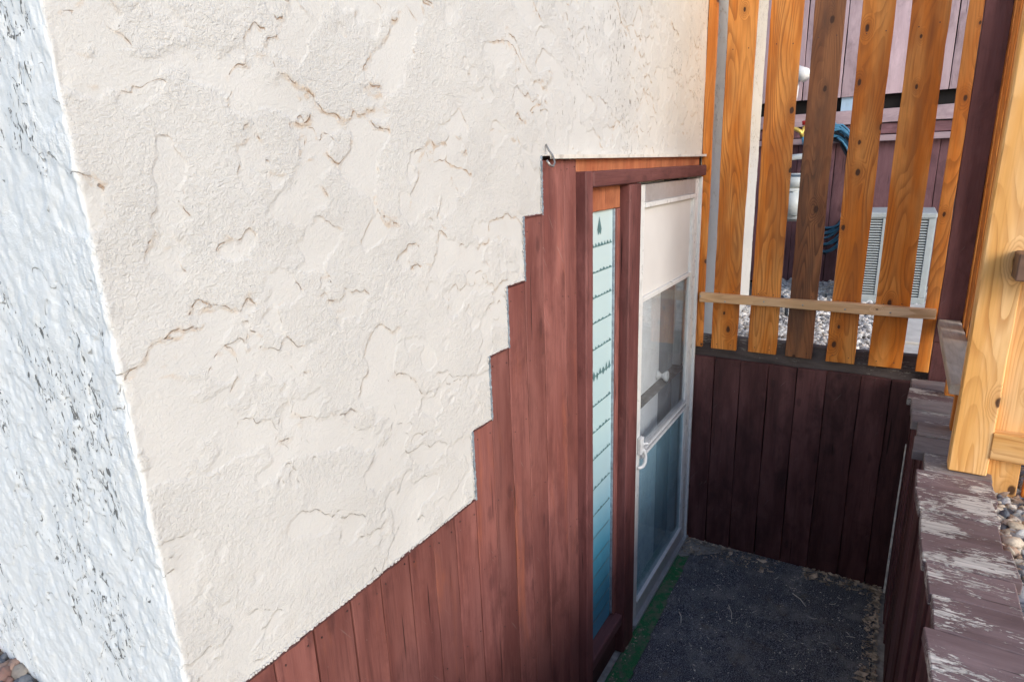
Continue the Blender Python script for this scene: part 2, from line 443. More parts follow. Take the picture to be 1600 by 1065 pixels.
def box(name, x0, x1, y0, y1, z0, z1, mat, parent=None, bev=0.0, label=None):
    """box given in world axes; mesh is local to its base centre, children of roots at the origin"""
    bm = bmesh.new()
    cx, cy, cz = (x0 + x1) / 2, (y0 + y1) / 2, z0
    add_box(bm, x0 - cx, x1 - cx, y0 - cy, y1 - cy, 0, z1 - z0)
    if bev:
        bmesh.ops.bevel(bm, geom=bm.edges[:], offset=bev, segments=2, affect='EDGES', profile=0.6)
    loc = Vector((cx, cy, cz))
    if parent is not None:
        loc = loc - parent.location
    return link(name, bm_mesh(name, bm), mat, parent, loc, label=label)

def plank_mesh(w, t, l, bev=0.0015, wob=0.0012, cuts=None, top_cut=None, rag=0.0):
    """width X, thickness Y, length Z, base centre at the origin; edges wander a little"""
    bm = bmesh.new()
    n = cuts or max(3, int(l / 0.09))
    ph = [random.uniform(0, 6.28) for _ in range(8)]
    rings = []
    for k in range(n + 1):
        z = l * k / n
        dl = wob * (math.sin(z * 9 + ph[0]) + 0.6 * math.sin(z * 31 + ph[1]) + random.uniform(-.5, .5))
        dr = wob * (math.sin(z * 8 + ph[2]) + 0.6 * math.sin(z * 27 + ph[3]) + random.uniform(-.5, .5))
        dy = 0.4 * wob * (math.sin(z * 5 + ph[4]))
        zz = [z] * 4
        if k == n:
            a, b_ = (top_cut or (0, 0))
            zz = [z + a + random.uniform(-rag, rag), z + b_ + random.uniform(-rag, rag)] * 1
            zz = [zz[0], zz[1], zz[1], zz[0]]
        if k == 0 and rag:
            q = [random.uniform(-rag, rag) for _ in range(2)]
            zz = [q[0], q[1], q[1], q[0]]
        rings.append([bm.verts.new(p) for p in ((-w / 2 + dl, -t / 2 + dy, zz[0]), (w / 2 + dr, -t / 2 + dy, zz[1]), (w / 2 + dr, t / 2 + dy, zz[2]), (-w / 2 + dl, t / 2 + dy, zz[3]))])
    for k in range(n):
        a, b_ = rings[k], rings[k + 1]
        for i in range(4):
            j = (i + 1) % 4
            bm.faces.new((a[i], a[j], b_[j], b_[i]))
    bm.faces.new(rings[0][::-1]); bm.faces.new(rings[-1])
    if bev:
        ed = []
        for e in bm.edges:
            v1, v2 = e.verts
            if abs(v1.co.z - v2.co.z) > 1e-3 and len(e.link_faces) == 2 and e.calc_face_angle(0) > 1.0:
                ed.append(e)
            elif any(len(f.verts) == 4 and abs(f.normal.z) > .7 for f in e.link_faces) and e.calc_face_angle(0) > 1.0:
                ed.append(e)
        bm.normal_update()
        ed = [e for e in bm.edges if e.calc_face_angle(0) > 1.0]
        bmesh.ops.bevel(bm, geom=ed, offset=bev, segments=1, affect='EDGES')
    return bm_mesh('plank', bm)

def plank(name, w, t, l, loc, rot, mat, parent, label=None, **kw):
    return link(name, plank_mesh(w, t, l, **kw), mat, parent, loc, rot, label)

def tube_mesh(pts, r, seg=8, closed=False, caps=True):
    bm = bmesh.new()
    pts = [Vector(p) for p in pts]
    n = len(pts)
    up = Vector((0.123, 0.31, 0.94)).normalized()
    rings = []
    for k, p in enumerate(pts):
        a = pts[(k - 1) % n] if (closed or k > 0) else p
        b_ = pts[(k + 1) % n] if (closed or k < n - 1) else p
        t = (b_ - a).normalized()
        u = t.cross(up)
        if u.length < 1e-3: u = t.cross(Vector((1, 0, 0)))
        u.normalize(); v = t.cross(u)
        rr = r[k] if isinstance(r, (list, tuple)) else r
        rings.append([bm.verts.new(p + (u * math.cos(6.2832 * i / seg) + v * math.sin(6.2832 * i / seg)) * rr) for i in range(seg)])
    for k in range(n if closed else n - 1):
        a, b_ = rings[k], rings[(k + 1) % n]
        for i in range(seg):
            j = (i + 1) % seg
            bm.faces.new((a[i], a[j], b_[j], b_[i]))
    if caps and not closed:
        bm.faces.new(rings[0][::-1]); bm.faces.new(rings[-1])
    bmesh.ops.recalc_face_normals(bm, faces=bm.faces[:])
    return bm_mesh('tube', bm, True)

def tube(name, pts, r, mat, parent=None, seg=8, closed=False, label=None):
    off = parent.location if parent is not None else Vector((0, 0, 0))
    return link(name, tube_mesh([Vector(p) - off for p in pts], r, seg, closed), mat, parent, label=label)

# ------------------------------------------------------------------ numpy noise
def _hash(ix, iy, seed):
    h = (ix.astype(np.int64) * 374761393 + iy.astype(np.int64) * 668265263 + seed * 1442695041) & 0x7fffffff
    h = ((h ^ (h >> 13)) * 1274126177) & 0x7fffffff
    return ((h ^ (h >> 16)) & 0xffff) / 65535.0

def vn(x, y, seed):
    ix = np.floor(x); iy = np.floor(y)
    fx = x - ix; fy = y - iy
    fx = fx * fx * fx * (fx * (fx * 6 - 15) + 10); fy = fy * fy * fy * (fy * (fy * 6 - 15) + 10)
    a = _hash(ix, iy, seed); b = _hash(ix + 1, iy, seed); c = _hash(ix, iy + 1, seed); d = _hash(ix + 1, iy + 1, seed)
    return (a * (1 - fx) + b * fx) * (1 - fy) + (c * (1 - fx) + d * fx) * fy

def fbm(x, y, seed, oct=4, gain=0.5):
    s = 0; a = 1; t = 0
    for k in range(oct):
        c, sn = math.cos(0.6 * k + .4), math.sin(0.6 * k + .4)
        s = s + a * vn((x * c - y * sn) * 2 ** k, (x * sn + y * c) * 2 ** k, seed + 17 * k); t += a; a *= gain
    return s / t

def sst(x, a, b):
    t = np.clip((x - a) / (b - a), 0, 1)
    return t * t * (3 - 2 * t)

# ------------------------------------------------------------------ GROUND and pit floor
XC, XE, XF = 0.394, 3.221, 4.65       # house corner, end of the pit, far house corner
GZ = 1.045
bm = bmesh.new()
X0, X1, Y0, Y1 = 0.30, 3.30, -1.17, 0.03
B = 900.0
xs, ys = [-B, X0, X1, B], [-B, Y0, Y1, B]
g = [[bm.verts.new((x, y, GZ)) for y in ys] for x in xs]
for i in range(3):
    for j in range(3):
        if (i, j) != (1, 1):
            bm.faces.new((g[i][j], g[i + 1][j], g[i + 1][j + 1], g[i][j + 1]))
tag(link('ground', bm_mesh('ground', bm), M['ground']), kind='structure')
tag(box('floor', 0.30, 3.30, -1.17, 0.03, -0.12, -0.004, M['concrete']), kind='structure')
steps = empty('steps', 'dark board steps going down into the stairwell', 'steps')
for k in range(5):
    box('step', 0.31 + 0.27 * k, 0.31 + 0.27 * (k + 1), -0.985, -0.01, 0.0, 1.0 - 0.19 * k, M['dark'], steps, bev=0.006)

# ------------------------------------------------------------------ HOUSE
house = empty('house', 'cream stuccoed house corner with red board siding stepping up to a basement door', 'house')

STEPS = [(XC, 1.277), (1.185, 1.467), (1.277, 1.640), (1.375, 1.807), (1.472, 1.980), (1.580, 2.137), (XE, 1.0)]
def siding_top(x):
    z = STEPS[0][1]
    for a, b_ in STEPS:
        if x >= a: z = b_
    return z

def stucco_fields(U, Z, side):
    """height outwards (m) and the fields the plaster material reads; U runs along the wall"""
    wx = U + 0.022 * (fbm(U * 24, Z * 24, 5, 3) - .5) + 0.045 * (fbm(U * 6, Z * 6, 6, 2) - .5)
    wz = Z + 0.022 * (fbm(U * 24, Z * 24, 8, 3) - .5) + 0.045 * (fbm(U * 6, Z * 6, 9, 2) - .5)
    P = fbm(wx * 9.4, wz * 12.8, 21, 3, 0.45) + 0.05 * (fbm(U * 60, Z * 60, 31, 2) - .5)
    P2 = fbm(wx * 15.0 + 40, wz * 16.0, 41, 3, 0.5) + 0.06 * (fbm(U * 70, Z * 70, 33, 2) - .5)
    sm = sst(P, 0.605, 0.68)
    sm2 = 0.8 * sst(P2, 0.625, 0.69)
    low = sst(U, 0.7, 1.3) * sst(-Z, -1.9, -1.4)        # the plaster is calmer low on the wall
    smooth = np.clip(np.maximum(sm, sm2) + 0.45 * sst(fbm(U * 9, Z * 9, 55, 3), .42, .68) + 0.22 * low, 0, 1)
    dz = np.maximum(1e-6, np.gradient(Z, axis=1))
    gz = np.gradient(P, axis=1) / dz
    gz2 = np.gradient(P2, axis=1) / dz
    ga = sst(-gz, 0.0, 2.2) * sst(fbm(U * 6, Z * 6, 51, 3), 0.42, 0.55)
    gb = sst(-gz2, 0.2, 4.0) * sst(fbm(U * 7, Z * 7, 61, 3), 0.38, 0.54)
    ga = ga * (1 - .6 * low); gb = gb * (1 - .5 * low)
    rust = (0.10 + 0.90 * sst(Z, 1.45, 2.15)) * (1 - side)
    right = sst(U, 1.0, 2.2) * sst(Z, 1.65, 2.15)
    dens = np.where(side > .5, sst(fbm(U * 9, Z * 5, 85, 3), 0.40, 0.62), (0.12 + 0.88 * right) * sst(fbm(U * 6, Z * 3.2, 75, 3), 0.36, 0.64))
    warm_bounce = 0.48 * sst(U, 1.9, 3.2) * sst(Z, 1.9, 2.4) * (1 - side)  # bounce light off the orange fence, painted in as plaster colour
    rough = fbm(U * 120, Z * 105, 91, 3, 0.6) - .5
    lowf = fbm(U * 9, Z * 9, 97, 3) - .5
    h = 0.0045 * lowf + (1 - smooth) * 0.0018 * rough - 0.0009 * np.maximum(sst(P, 0.604, 0.622), sst(P2, 0.622, 0.64))
    h = h + side * 0.0065 * (fbm(U * 40, Z * 30, 99, 4, .6) - .5)
    return h, dict(fa=P, fb=P2, ga=ga, gb=gb, rust=rust, dens=dens, smooth=smooth, warm_bounce=warm_bounce)

def lin(a, b_, d):
    return np.linspace(a, b_, max(2, int(round((b_ - a) / d)) + 1))

def stucco_mesh(name, us, zs, cut):
    """us: along the wall; u < XC lies on the side wall (y = XC - u), u > XC on the front (y = 0)"""
    U, Z = np.meshgrid(us, zs, indexing='ij')
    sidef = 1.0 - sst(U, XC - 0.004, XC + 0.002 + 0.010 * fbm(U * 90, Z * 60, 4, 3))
    h, fields = stucco_fields(U, Z, sidef)
    fields['side'] = sidef
    # bead of render along the corner
    h = h + np.exp(-((U - XC) / 0.016) ** 2) * (0.006 * (fbm(U * 60, Z * 42, 14, 3, .6) - .45) + 0.006 * (fbm(U * 10, Z * 9, 15, 2) - .5))
    r = 0.007
    t = np.clip((U - (XC - r)) / (2 * r), 0, 1) * (PI / 2)
    nx = -np.cos(t); ny = -np.sin(t)
    bx = np.where(U < XC - r, XC, np.where(U > XC + r, U, XC + r - r * np.cos(t)))
    by = np.where(U < XC - r, (XC - U), np.where(U > XC + r, 0.0, r - r * np.sin(t)))
    X = bx + nx * h; Y = by + ny * h
    nu, nz = U.shape
    co = np.stack([X, Y, Z], -1).reshape(-1, 3)
    idx = np.arange(nu * nz).reshape(nu, nz)
    a, b_, c, d = idx[:-1, :-1], idx[1:, :-1], idx[1:, 1:], idx[:-1, 1:]
    mu = (us[:-1] + us[1:]) / 2; mz = (zs[:-1] + zs[1:]) / 2
    MU, MZ = np.meshgrid(mu, mz, indexing='ij')
    keep = ~cut(MU, MZ)
    F = np.stack([a[keep], b_[keep], c[keep], d[keep]], -1)
    used = np.zeros(nu * nz, bool); used[F.ravel()] = True
    remap = np.cumsum(used) - 1
    F = remap[F]; co = co[used]
    me = bpy.data.meshes.new(name)
    me.vertices.add(len(co)); me.vertices.foreach_set('co', co.ravel())
    me.loops.add(F.size); me.loops.foreach_set('vertex_index', F.ravel().astype(np.int32))
    me.polygons.add(len(F)); me.polygons.foreach_set('loop_start', (np.arange(len(F)) * 4).astype(np.int32))
    me.update(calc_edges=True)
    me.polygons.foreach_set('use_smooth', np.ones(len(F), bool))
    for nm, arr in fields.items():
        at = me.attributes.new(nm, 'FLOAT', 'POINT')
        at.data.foreach_set('value', arr.ravel()[used].astype(np.float32))
    me.validate()
    return me

us = np.unique(np.concatenate([lin(-0.55, 0.30, 0.004), lin(0.30, 0.42, 0.0018), lin(0.42, 1.185, 0.0026), lin(1.185, 1.277, 0.0028), lin(1.277, 1.375, 0.0030),
     lin(1.375, 1.472, 0.0032), lin(1.472, 1.58, 0.0032), lin(1.58, 3.221, 0.0042)]))
zs = np.unique(np.concatenate([lin(0.98, 1.277, 0.0032), lin(1.277, 1.467, 0.0030), lin(1.467, 1.64, 0.003), lin(1.64, 1.807, 0.003), lin(1.807, 1.98, 0.003), lin(1.98, 2.137, 0.0032), lin(2.137, 2.95, 0.0036)]))
def cut_main(MU, MZ):
    top = np.zeros_like(MU)
    for a, z in STEPS:
        top = np.where(MU >= a, z, top)
    return (MZ < top) & (MU > XC)
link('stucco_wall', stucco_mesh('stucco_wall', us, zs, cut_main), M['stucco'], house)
us2 = lin(3.221, XF, 0.006); zs2 = lin(1.0, 3.6, 0.006)
link('stucco_wall', stucco_mesh('stucco_far', us2, zs2, lambda a, b_: a < 0), M['stucco'], house)
# walls above and behind the detailed skin
us3 = lin(-3.0, 3.221, 0.05); zs3 = lin(2.95, 4.3, 0.05)
link('stucco_wall', stucco_mesh('stucco_up', us3, zs3, lambda a, b_: a < -5), M['stucco'], house)
us4 = lin(-3.0, -0.55, 0.02); zs4 = lin(0.98, 2.95, 0.02)
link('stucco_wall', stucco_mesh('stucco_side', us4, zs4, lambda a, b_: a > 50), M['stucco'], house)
box('wall_core', XC + 0.03, XF - 0.002, 0.30, 5.5, 0.0, 4.28, M['blind'], house)
box('wall_core', XC + 0.03, 1.80, 0.06, 0.298, 0.0, 4.28, M['blind'], house)
box('wall_core', 3.20, XF - 0.004, 0.06, 0.298, 0.0, 4.28, M['blind'], house)
box('wall_core', 1.802, 3.198, 0.06, 0.298, 2.12, 4.28, M['blind'], house)
box('siding_backing', XC + 0.01, 1.80, 0.024, 0.05, 0.0, 2.13, M['black'], house)

# siding boards, one by one
SY = 0.003
joints = [0.399, 0.462, 0.549, 0.640, 0.736, 0.823, 0.917, 1.006, 1.094, 1.187, 1.279, 1.377, 1.474, 1.582, 1.722, 1.806]
for a, b_ in zip(joints[:-1], joints[1:]):
    top = siding_top((a + b_) / 2) - 0.004
    if b_ > 1.7: top = 2.130
    w_ = b_ - a - random.uniform(0.0022, 0.0042)
    tc_ = (random.uniform(-.004, .001), random.uniform(-.004, .001))
    o = plank('siding_board', w_, 0.018, top, ((a + b_) / 2, SY + 0.009 + random.uniform(-0.0012, 0.0012), 0.0), (0, 0, 0), M['red'], house, bev=0.0024, wob=0.0007, top_cut=tc_)
# rust-orange strip board above the door casing
link('head_board', plank_mesh(1.392, 0.018, 0.045, wob=0.0003), M['rust'], house, (2.508, SY + 0.011, 2.088))
def nails(parent, pts, axis, r=0.0022):
    q = bmesh.new()
    rot = Matrix.Rotation(PI / 2, 4, 'X' if axis == 'y' else 'Y')
    for p in pts:
        bmesh.ops.create_cone(q, cap_ends=True, segments=8, radius1=r, radius2=r * .8, depth=0.0016, matrix=Matrix.Translation(Vector(p) - parent.location) @ rot)
    tag(link('nail_heads', bm_mesh('nail_heads', q), M['nail'], parent), kind='stuff')
np_ = []
for a, b_ in zip(joints[:-1], joints[1:]):
    top = siding_top((a + b_) / 2)
    for zz in (top - 0.035, top - 0.42, top - 0.84, top - 1.25):
        if zz > 0.05:
            for xx in (a + 0.016, b_ - 0.017):
                np_.append((xx + random.uniform(-.004, .004), SY - 0.0010, zz + random.uniform(-.012, .012)))
nails(house, np_, 'y')
# grey bead along the stucco edge
bz = [(1.185, 1.277, 1.467), (1.277, 1.467, 1.640), (1.375, 1.640, 1.807), (1.472, 1.807, 1.980), (1.580, 1.980, 2.137)]
def rough_strip(name, bx_, mat):
    q = bmesh.new(); add_box(q, *bx_)
    for _ in range(2):
        bmesh.ops.subdivide_edges(q, edges=[e for e in q.edges if e.calc_length() > .025], cuts=5)
    for v in q.verts:
        v.co.x += random.uniform(-.0011, .0011); v.co.z += random.uniform(-.0013, .0013); v.co.y += random.uniform(-.0010, .0010)
    link(name, bm_mesh(name, q), mat, house)
px = XC
for x, z0, z1 in bz:
    rough_strip('edge_bead', (x - 0.0065, x - 0.0015, -0.0035, 0.012, z0 - 0.003, z1), M['bead'])
    rough_strip('edge_gap', (px + 0.002, x - 0.0067, -0.0025, 0.012, z0 - 0.0030, z0 + 0.0008), M['dark'])  # shadow gap under the plaster edge, painted as a dark strip
    px = x
# crumbly plaster fringe along the stepped edge
V_, F_ = [], []
for x, z0, z1 in bz:
    n_ = int((z1 - z0) * 260)
    for _ in range(n_):
        V_.append((x - 0.007 - abs(random.gauss(0, .0016)), -0.0005, random.uniform(z0, z1)))
px = XC
for x, z0, z1 in bz:
    for _ in range(int((x - px) * 300)):
        V_.append((random.uniform(px + .004, x - .006), -0.0005, z0 + 0.001 + abs(random.gauss(0, .0016))))
    px = x
bm = bmesh.new()
for p in V_:
    r0 = random.uniform(.0012, .0032)
    r_ = bmesh.ops.create_icosphere(bm, subdivisions=1, radius=r0, matrix=Matrix.Translation(p) @ Matrix.Diagonal((random.uniform(.8, 1.6), .7, random.uniform(.8, 1.6), 1)))
tag(link('plaster_fringe', bm_mesh('plaster_fringe', bm, True), plain('plaster_crumb', (0.52, 0.50, 0.48), 0.85, var=0.12), house), kind='stuff')
# drip flashing above the opening and its hook
bm = bmesh.new()
add_box(bm, 1.590, 3.222, -0.022, 0.004, 2.1375, 2.1400)
add_box(bm, 1.590, 3.222, -0.024, -0.0222, 2.1290, 2.1400)
link('drip_flashing', bm_mesh('drip_flashing', bm), M['flash'], house)
hk = [(1.600, -0.004, 2.168), (1.598, -0.012, 2.155), (1.592, -0.030, 2.135), (1.583, -0.040, 2.118), (1.572, -0.040, 2.108), (1.562, -0.036, 2.112), (1.555, -0.030, 2.125)]
tube('hook', hk, 0.0030, M['steel'], house)

# casing round door and sidelight
fr = link('door_frame', plank_mesh(0.053, 0.062, 2.09, wob=0.0008, bev=0.004), M['frame'], house, (1.8345, 0.001, 0.0))
def childpart(name, me, mat, parent, loc, rot=(0, 0, 0), label=None):
    return link(name, me, mat, parent, Vector(loc) - parent.location, rot, label)
childpart('head_casing', plank_mesh(0.050, 0.062, 1.340, wob=0.0008, bev=0.004), M['frame'], fr, (1.8625, -0.001, 2.064), (0, PI / 2, 0))
childpart('mullion', plank_mesh(0.115, 0.075, 2.036, wob=0.0008, bev=0.004), M['frame'], fr, (2.243, 0.0075, 0.0))
childpart('hinge_jamb', plank_mesh(0.030, 0.040, 2.036, wob=0.0004), M['white'], fr, (3.2045, 0.026, 0.0))
childpart('inner_jamb', plank_mesh(0.055, 0.090, 2.036, wob=0.0004), M['frame'], fr, (2.330, 0.055, 0.0))
box('back_panel', 1.80, 3.22, 0.285, 0.299, 0.0, 2.13, M['black'], house)

# sidelight window
sl = link('sidelight_window', plank_mesh(0.318, 0.016, 0.081, wob=0.0005, bev=0.002), M['rust'], house, (2.022, 0.016, 1.956))
childpart('frame', plank_mesh(0.030, 0.026, 1.739, wob=0.0004, bev=0.002), M['red'], sl, (2.168, 0.020, 0.215))
childpart('frame', plank_mesh(0.016, 0.026, 1.739, wob=0.0004, bev=0.002), M['red'], sl, (1.870, 0.020, 0.215))
childpart('sill', plank_mesh(0.05, 0.06, 0.318, wob=0.0006, bev=0.004), M['darkpost'], sl, (1.862, 0.006, 0.185), (0, PI / 2, 0))
childpart('sill', plank_mesh(0.15, 0.02, 0.318, wob=0.0006, bev=0.003), M['dark'], sl, (1.862, 0.016, 0.080), (0, PI / 2, 0))
childpart('gasket', plank_mesh(0.006, 0.012, 1.732, wob=0.0002, bev=0.001), M['bead'], sl, (2.150, 0.020, 0.222))
bm = bmesh.new(); add_box(bm, -0.1375, 0.1375, -0.003, 0.003, 0, 1.740)
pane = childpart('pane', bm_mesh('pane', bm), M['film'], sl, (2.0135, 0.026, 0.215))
# etched rows on the film: saw-tooth reed lines, a leaf at the top
bm = bmesh.new()
def poly(pts, y=0.0215, th=0.0006):
    f = [bm.verts.new((x, y, z)) for x, z in pts]
    bm.faces.new(f)
rowz = [1.835, 1.745, 1.655, 1.563, 1.465, 1.361, 1.247, 1.141, 1.03, 0.904, 0.790, 0.690, 0.590, 0.510, 0.430, 0.360, 0.295]
for ri, z in enumerate(rowz):
    x0_, x1_ = 1.882, 2.140
    if ri < 11:
        n = 10 if ri == 0 else random.randint(8, 13)
        big = 0.013 if ri != 5 else 0.030
        for k in range(n):
            cx = x0_ + (x1_ - x0_) * (k + .5) / n
            hw = (x1_ - x0_) / n * random.uniform(.30, .55)
            hh = big * random.uniform(.35, 1.0) if ri else 0.013
            low = -0.0035 if ri != 5 else -random.uniform(.004, .022)
            poly([(cx - hw, z), (cx - hw * .2, z + hh), (cx + hw, z)])
            if ri == 5: poly([(cx - hw, z), (cx + hw, z), (cx, z + low)])
    poly([(x0_, z - 0.0028), (x1_, z - 0.0022), (x1_, z + 0.0016), (x0_, z + 0.0012)], y=0.0213)
poly([(2.018, 1.872), (2.028, 1.882), (2.039, 1.872), (2.046, 1.892), (2.028, 1.935), (2.011, 1.892)])
me = bm_mesh('etched_lines', bm)
childpart('etched_lines', me, M['print'], sl, (0, 0, 0))

# storm door
DX0, DX1, DY = 2.372, 3.188, -0.004
door = empty('storm_door', None, None); door.parent = house
def dpart(name, x0, x1, y0, y1, z0, z1, mat, bev=0.002, parent=None):
    return box(name, x0, x1, y0, y1, z0, z1, mat, parent or door, bev)
dpart('stile', DX0, DX0 + 0.040, DY, DY + 0.030, 0.022, 2.028, M['white'])
dpart('stile', DX1 - 0.062, DX1, DY, DY + 0.030, 0.022, 2.028, M['white'])
dpart('top_rail', DX0 + 0.041, DX1 - 0.063, DY, DY + 0.030, 1.958, 2.028, M['alu'])
dpart('top_moulding', DX0 + 0.041, DX1 - 0.063, DY - 0.006, DY + 0.018, 1.938, 1.957, M['white'])
dpart('bottom_rail', DX0 + 0.041, DX1 - 0.063, DY, DY + 0.030, 0.022, 0.092, M['alu'])
dpart('bottom_moulding', DX0 + 0.041, DX1 - 0.063, DY - 0.005, DY + 0.014, 0.093, 0.110, M['white'])
dpart('side_moulding', DX1 - 0.078, DX1 - 0.0635, DY + 0.003, DY + 0.022, 0.111, 1.937, M['white'])
dpart('side_moulding', DX0 + 0.0405, DX0 + 0.050, DY + 0.003, DY + 0.022, 0.111, 1.937, M['white'])
for k, (z0, z1, yy) in enumerate(((0.845, 0.853, -0.008), (0.857, 0.866, -0.003), (0.870, 0.876, -0.006), (0.880, 0.888, 0.0))):
    dpart('middle_rail', DX0 + 0.0505, DX1 - 0.0785, DY + yy, DY + 0.024, z0, z1, M['white' if k % 2 == 0 else 'alu'], 0.001)
dpart('sash_rail', DX0 + 0.0505, DX1 - 0.0785, DY + 0.004, DY + 0.022, 1.552, 1.572, M['white'])
dpart('blind', DX0 + 0.0505, DX1 - 0.0785, DY + 0.016, DY + 0.020, 1.573, 1.936, M['blind'], 0)
dpart('pane', DX0 + 0.0505, DX1 - 0.0785, DY + 0.011, DY + 0.014, 0.889, 1.551, M['glass'], 0)
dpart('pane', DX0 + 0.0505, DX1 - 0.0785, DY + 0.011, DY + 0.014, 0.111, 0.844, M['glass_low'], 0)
dpart('threshold', DX0 - 0.02, DX1 + 0.02, DY - 0.020, DY + 0.14, 0.0, 0.020, M['alu'], 0.003)
# white outside trim of the hinge side
dpart('hinge_trim', DX1 + 0.002, DX1 + 0.020, DY - 0.012, DY + 0.010, 0.0, 2.034, M['white'], 0.002)
# handle: plate with pull loop and thumb latch
hd = dpart('handle', DX0 + 0.004, DX0 + 0.042, DY - 0.020, DY - 0.001, 0.885, 0.962, M['white'], 0.005)
lp = [(DX0 + 0.034, DY - 0.012, 0.905), (DX0 + 0.040, DY - 0.022, 0.895), (DX0 + 0.040, DY - 0.027, 0.870), (DX0 + 0.038, DY - 0.027, 0.840), (DX0 + 0.030, DY - 0.020, 0.822), (DX0 + 0.018, DY - 0.010, 0.818), (DX0 + 0.012, DY - 0.001, 0.818)]
for nm, me in (('pull', tube_mesh([Vector(p) - hd.location for p in lp], [0.008] * 7, 8)), ):
    link(nm, me, M['white'], door, hd.location)
lt = [(DX0 + 0.036, DY - 0.015, 0.925), (DX0 + 0.050, DY - 0.030, 0.927), (DX0 + 0.056, DY - 0.034, 0.922)]
tube('latch', lt, 0.006, M['white'], door)
# inner door seen through the glass
inner = empty('inner_door', None, None); inner.parent = house
box('door_panel', 2.362, 2.925, 0.088, 0.120, 0.022, 2.03, M['innerdoor'], inner, 0.003)
box('window', 2.927, 3.17, 0.094, 0.116, 0.022, 2.03, M['greyscreen'], inner, 0.002)
kn = [(2.905, 0.088, 1.075), (2.905, 0.080, 1.075), (2.905, 0.070, 1.075), (2.905, 0.060, 1.075), (2.905, 0.046, 1.075), (2.905, 0.036, 1.075), (2.905, 0.032, 1.075)]
tube('knob', kn, [0.026, 0.022, 0.012, 0.012, 0.026, 0.028, 0.018], M['white'], inner, 14)

# ------------------------------------------------------------------ END RETAINING WALL
rw = empty('retaining_wall', 'dark stained board wall closing the far end of the stairwell, below the slatted fence', 'retaining wall', (XE, -0.5, 0))
def world_child(name, me, mat, parent, loc, rot=(0, 0, 0), label=None):
    return link(name, me, mat, parent, Vector(loc) - parent.location, rot, label)
yj = [-0.003, -0.118, -0.250, -0.385, -0.519, -0.653, -0.795, -0.920, -1.030]
for a, b_ in zip(yj[:-1], yj[1:]):
    w_ = a - b_ - random.uniform(.002, .004)
    world_child('board', plank_mesh(w_, 0.022, 1.105, wob=0.0012, bev=0.002, rag=0.003), M['dark'], rw, (XE + 0.011 + random.uniform(-.003, .002), (a + b_) / 2, -0.002), (random.uniform(-.002, .002), 0, PI / 2))
nails(rw, [(XE - 0.0015, (a + b_) / 2 + q, zz + random.uniform(-.01, .01)) for a, b_ in zip(yj[:-1], yj[1:]) for q in (-.038, .038) for zz in (0.10, 0.60, 1.03)], 'x')
box('backing', XE + 0.028, XE + 0.06, -1.03, 0.0, 0.0, 1.09, M['black'], rw)
world_child('cap_board', plank_mesh(0.165, 0.045, 1.085, wob=0.003, bev=0.005), M['endcap'], rw, (XE + 0.065, -0.002, 1.131), (PI / 2, PI / 2, 0))

# ------------------------------------------------------------------ SIDE RETAINING WALL
sw = empty('retaining_wall', 'dark board wall along the right of the stairwell topped by short boards with peeling purple paint', 'retaining wall', (1.7, -1.1, 0))
x = 3.205
while x > 0.35:
    w_ = random.uniform(0.125, 0.15)
    ty = random.uniform(-.006, .004)
    world_child('board', plank_mesh(w_ - 0.003, 0.022, 1.10, wob=0.0018, bev=0.002, rag=0.004), M['dark'] if x > 3.1 or random.random() < .5 else M['darkpost'], sw, (x - w_ / 2, -1.024 + ty - (3.2 - x) * 0.013, 0.0), (random.uniform(-.006, .006), 0, 0))
    x -= w_
box('backing', 0.32, 3.215, -1.115, -1.090, 0.0, 1.09, M['black'], sw)
world_child('split_batten', plank_mesh(0.007, 0.010, 0.80, wob=0.0015, bev=0.001), M['straw'], sw, (3.165, -1.008, 0.02), (0.004, 0, 0))
box('outer_face', 0.32, 3.30, -1.20, -1.172, 0.75, 1.09, M['darkpost'], sw)
x = 3.19
k = 0
while x > 0.3:
    w_ = random.uniform(0.130, 0.146)
    yi = -0.983 - (3.19 - x) * 0.021 + random.uniform(-.010, .006)
    if k in (6,): yi -= 0.03
    L = 1.198 + yi + random.uniform(-.006, .010)
    top = 1.130 + random.uniform(-.003, .003)
    mat_ = M['cap'] if x < 2.35 or k in (1,) else M['capgrey']
    world_child('cap_board', plank_mesh(w_ - random.uniform(.0015, .0040), 0.034, L, wob=0.0018, bev=0.0025, rag=0.008, cuts=9), mat_, sw, (x - w_ / 2, yi, top - 0.017), (PI / 2, random.uniform(-.012, .012) * 0, random.uniform(-.012, .012)))
    x -= w_; k += 1
world_child('beam', plank_mesh(0.035, 0.04, 2.0, wob=0.002, bev=0.003), M['darkpost'], sw, (1.2, -1.072, 1.085), (0, PI / 2, 0))

# ------------------------------------------------------------------ END FENCE (slats)
ef = empty('slatted_fence', 'orange stained vertical slat fence on the far end wall with dark post', 'fence', (XE, -0.5, 1.157))
slats = [(-0.002, -0.046, 'cedar', 0), (-0.093, -0.221, 'cedar', 0), (-0.279, -0.413, 'cedar', 0), (-0.457, -0.577, 'cedar_dark', 0), (-0.640, -0.760, 'cedar', 0), (-0.818, -0.951, 'cedar', 0), (-1.006, -1.056, 'cedar', 0)]
for k, (a, b_, mt, _) in enumerate(slats):
    lab = 'weathered dark brown slat' if mt == 'cedar_dark' else None
    world_child('slat', plank_mesh(a - b_, 0.019, 2.0, wob=0.0012, bev=0.002, rag=0.002), M[mt], ef, (XE + 0.012, (a + b_) / 2, 1.156), (0, random.uniform(-.0015, .0015), PI / 2), lab)
world_child('rail', plank_mesh(0.044, 0.036, 1.020, wob=0.0015, bev=0.003), M['pine_rail'], ef, (XE - 0.018, -0.030, 1.430), (PI / 2, PI / 2, 0), 'pale horizontal rail across the slats')
